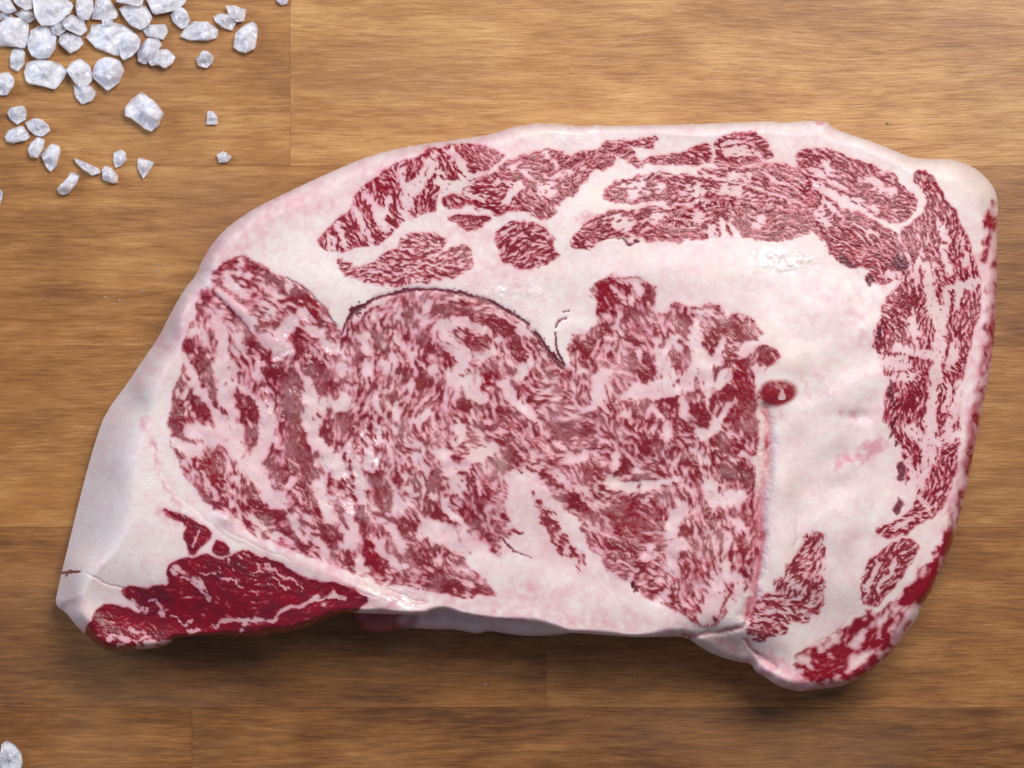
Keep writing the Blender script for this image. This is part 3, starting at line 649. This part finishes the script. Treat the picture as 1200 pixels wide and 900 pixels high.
Z += inner * (-0.04 * leanb + 0.022 * lean * N1 + 0.018 * lean * blur(SP, .6) + 0.04 * lean * np.clip(red, 0, 1) * N2)
Z += inner * (1 - leanb) * (0.004 * gnoise(2.2))
wet = np.zeros((GH, GW))
for e in [(914, 306, 30, 12, 8), (660, 150, 40, 6, 0), (420, 540, 20, 60, 10), (838, 238, 40, 7, 8), (800, 258, 22, 10, 0), (290, 690, 40, 16, 25), (380, 404, 16, 26, 30), (330, 440, 30, 60, 20), (600, 340, 26, 8, 0), (462, 700, 40, 8, 15), (945, 215, 18, 10, 0), (840, 534, 26, 6, 15)]:
    wet = np.maximum(wet, 1 - smooth(0.3, 1.5, ell(WX, WY, e) + .25 * SP))
Z += inner * wet * (0.06 * gnoise(1.8) + 0.11 * gnoise(3.6))
Z -= groove * np.clip(inner + .5, 0, 1)
Z = np.maximum(Z, 3.0) * 0.001

# ------------------------------------------------------------------ flesh material
def flesh_material():
    t = NT("marbled_beef")
    lean = t.attr('lean'); br = t.attr('brown'); rd = t.attr('red'); dk = t.attr('dark'); pk = t.attr('pink'); wet = t.attr('wet'); dp = t.attr('deep')
    tc = t.n('ShaderNodeTexCoord').outputs['Object']
    n_a = t.noise(tc, 420, 3.0, 0.6); n_b = t.noise(tc, 60, 3.0, 0.55); n_c = t.noise(tc, 1700, 2.0, 0.6)
    fat = t.mix(lin(234, 219, 214), lin(220, 156, 168), pk)
    fat = t.mix(fat, lin(214, 186, 184), t.map(n_a, 0.55, 0.8, 0.0, 0.35))
    fat = t.mix(fat, lin(206, 180, 180), t.map(n_c, 0.52, 0.78, 0.0, 0.45))
    fat = t.mix(fat, lin(232, 212, 198), t.map(n_b, 0.5, 0.75, 0.0, 0.5))
    meat = t.mix(lin(184, 82, 96), lin(122, 12, 37), t.math('ADD', dp, t.math('MULTIPLY', t.math('SUBTRACT', n_a, 0.5), 0.5), clamp=True))
    meat = t.mix(meat, lin(150, 76, 72), t.math('MULTIPLY', br, 0.45))
    meat = t.mix(meat, lin(142, 8, 30), t.math('MULTIPLY', rd, t.map(dp, 0, 1, 0.45, 0.9)))
    col = t.mix(fat, meat, lean)
    col = t.mix(col, lin(78, 30, 46), dk)
    t.put(t.b.inputs['Base Color'], col)
    ro = t.math('ADD', t.math('SUBTRACT', t.map(lean, 0, 1, 0.46, 0.27), t.math('MULTIPLY', wet, 0.22)), t.math('MULTIPLY', t.math('SUBTRACT', n_a, 0.5), 0.25))
    t.put(t.b.inputs['Roughness'], ro)
    t.b.inputs['IOR'].default_value = 1.36
    t.put(t.b.inputs['Coat Weight'], t.math('ADD', t.map(lean, 0, 1, 0.10, 0.42), wet, clamp=True))
    t.put(t.b.inputs['Coat Roughness'], t.map(wet, 0, 1, 0.15, 0.08))
    t.b.inputs['Coat IOR'].default_value = 1.33
    nb = t.bump(t.math('ADD', t.math('MULTIPLY', n_c, t.map(lean, 0, 1, 0.38, 1.0)), t.math('MULTIPLY', n_a, t.map(lean, 0, 1, 0.10, 0.9))), 0.7, 0.00020)
    t.put(t.b.inputs['Normal'], nb)
    t.put(t.b.inputs['Coat Normal'], nb)
    return t.m


FLESH = flesh_material()


def build_steak():
    root = empty('steak', 'raw thick cut marbled beef steak lying across the wooden board', 'steak')
    # vertices on the pixel grid, border ones pulled onto the outline
    gyy, gxx = np.gradient(blur(SD, 1.2))
    gl = np.hypot(gxx, gyy) + 1e-6
    inside = (SD[:-1, :-1] + SD[1:, :-1] + SD[:-1, 1:] + SD[1:, 1:]) * .25 > 0
    near = np.abs(SD) < 1.3
    used = np.zeros((GH, GW), bool)
    for a in (slice(0, -1), slice(1, None)):
        for b in (slice(0, -1), slice(1, None)):
            used[a, b] |= inside
    cnt = np.zeros((GH, GW), int)
    for a in (slice(0, -1), slice(1, None)):
        for b in (slice(0, -1), slice(1, None)):
            cnt[a, b] += inside
    bord = used & (cnt < 4)
    U = PX - np.where(bord, SD * gxx / gl, 0); V = PY - np.where(bord, SD * gyy / gl, 0)
    x, y, z = unproj(U, V, Z)
    co = np.stack([x, y, z], -1).reshape(-1, 3)
    idx = np.arange(GH * GW).reshape(GH, GW)
    qi, qj = np.nonzero(inside)
    quads = np.stack([idx[qi, qj], idx[qi + 1, qj], idx[qi + 1, qj + 1], idx[qi, qj + 1]], 1)
    qlab = label[qi, qj]
    at = {'lean': lean, 'brown': brown, 'red': red, 'dark': dark, 'pink': pink, 'wet': wet, 'deep': deep}
    at = {k: np.clip(a, 0, 1).ravel() for k, a in at.items()}

    def edges_of(q):
        e = np.concatenate([q[:, [0, 1]], q[:, [1, 2]], q[:, [2, 3]], q[:, [3, 0]]])
        key = np.sort(e, 1); key = key[:, 0].astype(np.int64) * (GH * GW) + key[:, 1]
        _, first, n = np.unique(key, return_index=True, return_counts=True)
        return e[first[n == 1]]

    def part(name, q, rings, lab=None):
        """rings: list of functions giving the extra rows of vertices hung from the border"""
        vid, inv = np.unique(q, return_inverse=True)
        q2 = inv.reshape(-1, 4)
        vv = co[vid]; aa = {k: a[vid] for k, a in at.items()}
        be = edges_of(q)
        pos = np.searchsorted(vid, be)
        bu, binv = np.unique(pos, return_inverse=True)
        be2 = binv.reshape(-1, 2)
        n = len(vv) + len(bu)
        cur = np.arange(len(vv), n); allv = [vv, vv[bu]]; allq = [q2]      # walls own their top row: clean shading
        alla = {k: [a, a[bu]] for k, a in aa.items()}
        for f in rings:
            nv = f(vv[bu], vid[bu])
            new = np.arange(n, n + len(bu)); n += len(bu)
            allv.append(nv)
            for k in alla: alla[k].append(aa[k][bu])
            allq.append(np.stack([cur[be2[:, 1]], cur[be2[:, 0]], new[be2[:, 0]], new[be2[:, 1]]], 1))
            cur = new
        o = mesh_np(name, np.vstack(allv), np.vstack(allq), FLESH, root, {k: np.concatenate(a) for k, a in alla.items()})
        if lab: o['label'] = lab
        return o

    gnx = (gxx / gl).ravel(); gny = (gyy / gl).ravel()
    sdr = SD.ravel(); ezr = EZ.ravel()

    def skirt(fz, tuck):
        def f(p, ids):
            q = p.copy()
            on = np.abs(sdr[ids]) < 2.0
            tk = tuck * (0.4 + 0.6 * np.clip((ezr[ids] - 6) / 14, 0, 1.3))
            q[:, 2] = np.where(on, np.maximum(p[:, 2] * fz, 0.0), p[:, 2] - 0.004)
            q[:, 0] += np.where(on, gnx[ids] * tk * S0, 0); q[:, 1] -= np.where(on, gny[ids] * tk * S0, 0)
            return q
        return f

    down = [skirt(0.86, 0.3), skirt(0.6, 4), skirt(0.3, 12), skirt(0.08, 22), skirt(0.0, 26)]
    part('fat', quads[qlab < 0], down, 'white and pink fat surrounding all the muscles')
    dip = [lambda p, ids: p - np.array([0, 0, 0.003])]
    for k, m in enumerate(MUSCLES):
        q = quads[qlab == k]
        if len(q) < 12: continue
        touches = (np.abs(sdr[q]) < 2.0).any()
        part('muscle', q, down if touches else dip, m[0])

    # lower fold of fat that peeps out under the lip at the bottom edge
    low = P("406,700 420,736 432,741 450,742 470,738 488,736 514,738 528,737 545,740 560,743 572,739 590,742 610,745 640,745 664,743 690,736 700,712 600,690 500,690")
    low = chaikin(low, 1)
    st = 2
    xs = np.arange(396, 706, st); ys = np.arange(684, 752, st)
    lx, ly = np.meshgrid(xs + 0.0, ys + 0.0)
    sd = poly_sdf(low, lx, ly)
    g2y, g2x = np.gradient(blur(sd, 1.0)); g2 = np.hypot(g2x, g2y) + 1e-6
    ins = (sd[:-1, :-1] + sd[1:, :-1] + sd[:-1, 1:] + sd[1:, 1:]) > 0
    tt = np.clip(sd / 16, 0, 1)
    li = np.clip(ly.astype(int) - Y0, 0, GH - 1); lj = lx.astype(int) - X0
    nz = gnoise(5)[li, lj]
    zz = (5 + 9 * np.sqrt(1 - (1 - tt) ** 2) + 0.5 * nz) * 0.001
    bm = np.zeros(lx.shape, int)
    for a in (slice(0, -1), slice(1, None)):
        for b in (slice(0, -1), slice(1, None)): bm[a, b] += ins
    bo = (bm > 0) & (bm < 4)
    uu = lx - np.where(bo, sd * g2x / g2 , 0); vv = ly - np.where(bo, sd * g2y / g2, 0)
    x, y, z = unproj(uu, vv, zz)
    c2 = np.stack([x, y, z], -1).reshape(-1, 3)
    id2 = np.arange(lx.size).reshape(lx.shape)
    a, b = np.nonzero(ins)
    q = np.stack([id2[a, b], id2[a + 1, b], id2[a + 1, b + 1], id2[a, b + 1]], 1)
    vid, inv = np.unique(q, return_inverse=True); q = inv.reshape(-1, 4)
    ln = np.clip(1 - smooth(455, 505, lx + 8 * nz), 0, 1) * .9
    lat = {'lean': ln, 'brown': lx * 0, 'red': 0.6 * (1 - smooth(460, 510, lx)), 'dark': lx * 0, 'pink': 0.35 + 0.1 * nz, 'wet': lx * 0, 'deep': lx * 0 + .7}
    vv = c2[vid]
    e = np.concatenate([q[:, [0, 1]], q[:, [1, 2]], q[:, [2, 3]], q[:, [3, 0]]])
    key = np.sort(e, 1); key = key[:, 0].astype(np.int64) * 10 ** 6 + key[:, 1]
    _, first, n = np.unique(key, return_index=True, return_counts=True)
    be = e[first[n == 1]]
    bu, bi = np.unique(be, return_inverse=True); bi = bi.reshape(-1, 2)
    nv = vv[bu].copy(); nv[:, 2] = 0; nv[:, 1] += 0.0015
    new = len(vv) + np.arange(len(bu))
    wq = np.stack([bu[bi[:, 1]], bu[bi[:, 0]], new[bi[:, 0]], new[bi[:, 1]]], 1)
    la = {k: np.concatenate([np.clip(w, 0, 1).ravel()[vid], np.clip(w, 0, 1).ravel()[vid][bu]]) for k, w in lat.items()}
    o = mesh_np('fat_fold', np.vstack([vv, nv]), np.vstack([q, wq]), FLESH, root, la)
    o['label'] = 'shaded lower fold of fat showing under the bottom edge'


build_steak()
# ------------------------------------------------------------------ coarse salt
def salt_material():
    t = NT("rock_salt")
    tc = t.n('ShaderNodeTexCoord').outputs['Object']
    cl = t.noise(tc, 420, 3.0, 0.6, 0.6)
    fn = t.noise(tc, 1500, 2.0, 0.6)
    col = t.mix(lin(236, 232, 248), lin(247, 245, 253), t.map(cl, .35, .65, 0, 1))
    t.put(t.b.inputs['Base Color'], col)
    t.put(t.b.inputs['Roughness'], t.map(fn, 0.3, 0.7, 0.20, 0.45))
    t.put(t.b.inputs['Transmission Weight'], t.map(cl, 0.36, 0.60, 0.26, 0.0))
    t.b.inputs['Subsurface Weight'].default_value = 0.8
    t.b.inputs['Subsurface Radius'].default_value = (1, 1, 1)
    t.b.inputs['Subsurface Scale'].default_value = 0.0040
    t.b.inputs['IOR'].default_value = 1.5
    vo = t.n('ShaderNodeTexVoronoi', feature='SMOOTH_F1')
    t.put(vo.inputs['Vector'], tc); vo.inputs['Scale'].default_value = 420
    hgt = t.math('ADD', t.math('MULTIPLY', vo.outputs['Distance'], 1.0), t.math('ADD', t.math('MULTIPLY', cl, .6), t.math('MULTIPLY', fn, .3)))
    t.put(t.b.inputs['Normal'], t.bump(hgt, 0.18, 0.0005))
    return t.m


SALT = salt_material()


def crystal(pts, label, z0, h, seed, group=None):
    r = np.random.RandomState(seed)
    p = pts.copy()
    c = p.mean(0)
    # resample the outline, add small chips
    q = np.vstack([p, p[:1]])
    L = np.concatenate([[0], np.cumsum(np.hypot(*np.diff(q, axis=0).T))])
    n = 26
    s = np.linspace(0, L[-1], n, endpoint=False)
    o2 = np.stack([np.interp(s, L, q[:, 0]), np.interp(s, L, q[:, 1])], 1)
    o2 += r.randn(n, 2) * 0.012 * L[-1] / 6
    # stacked rings: foot, belly (the traced outline), shoulder, crown; facets from a few random cutting planes
    lev = [(0.0, .90), (.15, .97), (.35, 1.0), (.62, .93), (.80, .78), (.93, .52), (1.0, .22)]
    planes = []
    for _ in range(9):
        a = r.uniform(0, 2 * math.pi); el = r.uniform(.35, 1.25)
        planes.append((math.cos(a) * math.cos(el), math.sin(a) * math.cos(el), math.sin(el), r.uniform(.62, .95)))
    R = np.hypot(*(o2 - c).T).mean()
    V = []
    for (zf, k) in lev:
        for (x, y) in o2:
            dx, dy, dz = (x - c[0]) * k, (y - c[1]) * k, zf
            hh = zf * h
            for (nx, ny, nz, d) in planes:
                m = dx / R * nx + dy / R * ny + (zf * 1.15) * nz
                lim = d * 1.18
                if m > lim and zf > .45: hh -= (m - lim) * h * .8 / max(nz, .4)
            hh = max(hh, .25 * h if zf > .3 else 0)
            V.append((dx, dy, hh + (r.randn() * .03 * h if zf > .1 else 0)))
    m = len(lev)
    V.append((0, 0, h * .97)); V.append((0, 0, 0))
    V = np.array(V)
    zs = z0 + V[:, 2]
    kk = S0 * (CAM_H - (z0 + 0.42 * h)) / CAM_H
    lx, ly = (c[0] - 600) * kk, (450 - c[1]) * kk
    W = np.stack([V[:, 0] * kk, -V[:, 1] * kk, V[:, 2]], 1)
    F = []
    for a in range(m - 1):
        for i in range(n):
            j = (i + 1) % n
            F.append((a * n + i, a * n + j, (a + 1) * n + j, (a + 1) * n + i)[::-1])
    T = [((m - 1) * n + i, (m - 1) * n + (i + 1) % n, m * n)[::-1] for i in range(n)] + [(i, (i + 1) % n, m * n + 1) for i in range(n)]
    me = bpy.data.meshes.new('salt_crystal')
    me.from_pydata(W.tolist(), [], F + T)
    me.update()
    import bmesh
    bm = bmesh.new(); bm.from_mesh(me)
    bmesh.ops.recalc_face_normals(bm, faces=bm.faces)
    bmesh.ops.dissolve_limit(bm, angle_limit=0.30, verts=bm.verts[:], edges=bm.edges[:])
    bmesh.ops.triangulate(bm, faces=[f for f in bm.faces if len(f.verts) > 4])
    for f in bm.faces: f.smooth = False
    bm.to_mesh(me); bm.free()
    me.materials.append(SALT)
    o = bpy.data.objects.new('salt_crystal', me)
    COL.objects.link(o)
    o.location = (lx, ly, z0 + 0.00002)
    o['label'] = label; o['category'] = 'salt crystal'; o['group'] = 'coarse salt crystals scattered on the board'
    return o


A0 = lambda s: P(s) / 5.0
A1 = lambda s: P(s) / 5.0 + np.array([100.0, 0])
A2 = lambda s: P(s) / 6.0 + np.array([0, 110.0])
A3 = lambda s: P(s) / 3.0
CRYSTALS = [  # outline, label, height above board px, thickness factor
 (A0("830,535 870,570 915,600 960,660 940,720 890,770 840,750 780,700 730,680 730,630 760,590"), "largest lone salt crystal, lumpy and white, between the heap and the steak", 0, .8),
 (A1("550,210 590,150 640,125 720,125 780,175 770,225 720,235 650,235 600,235"), "half-moon shaped salt crystal with flat lower edge, right of the heap", 0, .8),
 (A1("865,275 875,200 930,145 985,120 1012,160 1000,280 940,312 890,295"), "upright pointed salt crystal farthest right of the large ones", 0, .8),
 (A1("650,345 690,292 720,300 755,335 740,375 710,400 660,385"), "small bright round salt crystal alone below the half-moon one", 0, .9),
 (A1("708,730 715,650 745,650 775,680 775,730"), "tiny square salt crystal alone right of the largest lone crystal", 0, .9),
 (A1("820,30 870,30 945,55 930,120 890,130 840,90"), "clear glassy salt crystal above the upright pointed one", 6, .6),
 (A1("750,95 790,75 850,90 885,130 860,180 800,160 760,130"), "dull salt crystal touching the half-moon one on its right", 0, .7),
 (A1("1112,-40 1180,-30 1190,0 1185,20 1150,32 1120,8"), "salt crystal cut by the top edge of the picture near the board joint", 0, .8),
 (A1("500,85 520,50 570,40 600,70 615,120 590,160 560,170 510,125"), "oval salt crystal at the upper left of the half-moon one", 0, .8),
 (A1("330,170 370,145 470,140 485,185 455,235 400,220 360,215"), "clear blocky salt crystal lying on the right border of the heap", 0, .7),
 (A1("330,260 370,220 430,230 450,260 420,300 350,380 310,360 300,310"), "dull salt crystal leaning under its paler neighbour, right of the heap", 0, .7),
 (A1("350,330 400,290 480,285 530,330 510,375 465,405 430,380 380,385"), "pale salt crystal lapping over a duller one, right of the heap", 3, .7),
 (A1("195,260 230,200 290,190 325,230 310,290 270,330 220,355 200,320"), "bright leaf shaped salt crystal on the right end of the broad clear one", 7, .7),
 (A1("0,215 30,180 30,140 90,140 160,125 230,150 290,190 270,220 235,260 195,330 130,310 60,280 20,240"), "broad clear flat salt crystal in the lower right of the heap", 0, .45),
 (A1("95,115 130,110 165,120 150,145 100,150"), "tiny salt chip on top of the broad clear flat crystal", 9, .8),
 (A1("195,50 230,30 350,30 395,100 370,150 320,175 270,155 225,100"), "large rough salt crystal above the bright leaf shaped one", 2, .7),
 (A1("340,-40 600,-30 590,10 560,45 510,70 450,80 400,85 370,40"), "wide salt crystal at the top edge, rightmost in the heap", 3, .6),
 (A1("180,10 190,-40 345,-40 335,25 300,40 240,25"), "salt crystal cut by the top edge above the large rough one", 12, .5),
 (A1("35,110 50,40 60,-20 140,-10 195,80 180,110 100,120"), "pinkish clear salt crystal at the top, right of the long white one", 0, .6),
 (A1("35,430 70,350 125,330 200,350 230,410 200,480 130,535 80,490 45,460"), "round frosted salt crystal, right of the pointed one below the heap", 0, .7),
 (A0("440,40 450,-20 540,-20 550,60 520,115 480,120 450,90"), "long white salt crystal at the top edge in the middle of the heap", 6, .6),
 (A0("190,0 200,-40 330,-40 430,20 420,70 380,100 350,130 300,150 240,150 200,90"), "biggest white salt crystal on top of the heap", 12, .45),
 (A0("350,110 420,85 490,110 510,180 470,210 400,180 380,170"), "white salt crystal under the lower right of the biggest one", 4, .7),
 (A0("290,150 350,120 385,180 340,210 310,195"), "small white salt crystal tucked below the biggest one", 5, .8),
 (A0("340,250 350,200 390,190 470,210 490,255 460,290 410,315 370,280"), "blunt clear salt crystal on the lower middle border of the heap", 0, .7),
 (A0("160,240 185,170 230,150 280,155 330,210 325,280 290,340 230,350 185,330 160,280"), "tall oval glassy salt crystal at the lower left of the heap", 2, .7),
 (A0("-20,200 0,130 40,100 110,100 170,140 165,230 145,285 70,270 0,270"), "large white salt crystal on the left edge left of the oval glassy one", 0, .6),
 (A0("85,80 130,50 190,60 205,110 170,135 120,110"), "shaded salt crystal under the left side of the biggest one", 0, .7),
 (A0("-20,10 20,-20 60,0 100,60 60,80 20,80 -10,50"), "salt crystal in the top left corner of the picture", 4, .7),
 (A0("75,-30 190,-30 190,50 150,60 110,40 80,10"), "salt crystal at the top edge, second from the left corner", 8, .6),
 (A0("-25,75 20,78 70,84 80,100 40,102 0,118 -25,110"), "thin salt sliver at the left edge below the corner crystal", 0, .8),
 (A0("55,330 75,285 130,285 148,310 140,380 100,420 60,395"), "small glassy salt crystal left of the broad double lobed one", 0, .8),
 (A0("140,420 160,360 230,350 300,355 350,370 395,410 370,470 320,525 270,510 220,505 150,485"), "broad double lobed salt crystal just below the heap", 0, .6),
 (A0("385,410 420,360 470,340 530,390 540,470 490,530 440,490 410,445"), "pointed salt crystal touching the double lobed one on the right", 3, .7),
 (A0("430,500 480,505 530,500 565,545 540,590 480,612 440,570"), "dull salt crystal half under the pointed one", 0, .6),
 (A0("-20,500 0,430 50,420 85,460 80,510 40,555 0,560"), "salt crystal on the left edge below the heap", 0, .7),
 (A0("40,660 60,630 140,618 155,650 150,700 100,730 60,700"), "topmost salt crystal of the loose chain at the left", 0, .8),
 (A0("145,715 200,690 250,700 280,730 297,765 250,800 210,795 165,760"), "second salt crystal of the loose chain at the left, a blunt wedge", 0, .7),
 (A0("25,800 50,760 130,735 160,770 175,800 150,825 80,840 35,830"), "salt crystal farthest left in the loose chain", 0, .7),
 (A2("195,400 215,350 260,300 315,320 300,390 265,455 215,445"), "slim upright salt crystal near the lower end of the loose chain", 0, .8),
 (A2("285,430 330,380 360,345 420,365 425,430 395,510 350,550 320,510"), "tooth shaped salt crystal at the lower end of the loose chain", 0, .7),
 (A2("520,445 600,480 690,520 710,555 650,575 590,540 530,480"), "thin splinter of clear salt lying aslant", 0, .9),
 (A2("715,530 740,500 790,525 830,570 825,625 790,630 720,605"), "glassy salt crystal at the right end of the splinter", 0, .8),
 (A2("795,470 800,410 850,390 885,410 892,465 850,510 810,520"), "small upright salt crystal above the splinter's right end", 0, .8),
 (A2("965,480 975,445 1085,480 1040,560 1005,598 970,530"), "triangular salt crystal pointing down", 0, .8),
 (A2("400,665 450,620 500,545 560,575 530,640 480,700 440,712 410,695"), "bar shaped slanting salt crystal below the splinter", 0, .8),
 (A2("-15,720 0,670 20,690 15,740 0,780"), "sliver of a salt crystal cut by the left edge", 0, .8),
 (A3("760,545 785,530 815,550 800,570 770,572"), "tiny rounded salt crystal nearest the steak", 0, .9),
 (A3("-5,2670 5,2615 25,2605 45,2615 75,2650 78,2690 60,2730 5,2720"), "lone salt crystal in the bottom left corner", 0, .8),
]
for k, (pts, lab, z, th) in enumerate(CRYSTALS):
    w = min(np.ptp(pts[:, 0]), np.ptp(pts[:, 1]))
    crystal(pts, lab, z * S0, w * th * S0, 100 + k)

# crumbs of salt dust, a few pixels each, below the steak
rc = np.random.RandomState(3)
spots = [(453, 762), (427, 781), (525, 797), (569, 802), (588, 781), (609, 788), (649, 810), (669, 815), (699, 785), (745, 790), (759, 801), (700, 787), (773, 773), (768, 803), (187, 310), (183, 318), (168, 341), (140, 352), (124, 348), (155, 398)]
V = []; F = []
for (u, w) in spots:
    r = rc.uniform(.9, 1.8) * S0; x, y, _ = unproj(u, w, 0); b = len(V)
    a0 = rc.uniform(0, 6)
    V += [(x + r * rc.uniform(.6, 1.3) * math.cos(a0 + i * 1.57), y + r * rc.uniform(.6, 1.3) * math.sin(a0 + i * 1.57), 0.0) for i in range(4)] + [(x, y, r * 1.1)]
    F += [(b, b + 1, b + 4), (b + 1, b + 2, b + 4), (b + 2, b + 3, b + 4), (b + 3, b, b + 4), (b + 3, b + 2, b + 1, b)]
me = bpy.data.meshes.new('salt_dust'); me.from_pydata(V, [], F); me.materials.append(SALT)
o = bpy.data.objects.new('salt_dust', me); COL.objects.link(o)
o['kind'] = 'stuff'; o['label'] = 'fine crumbs of salt dust strewn on the board around the steak'; o['category'] = 'salt dust'
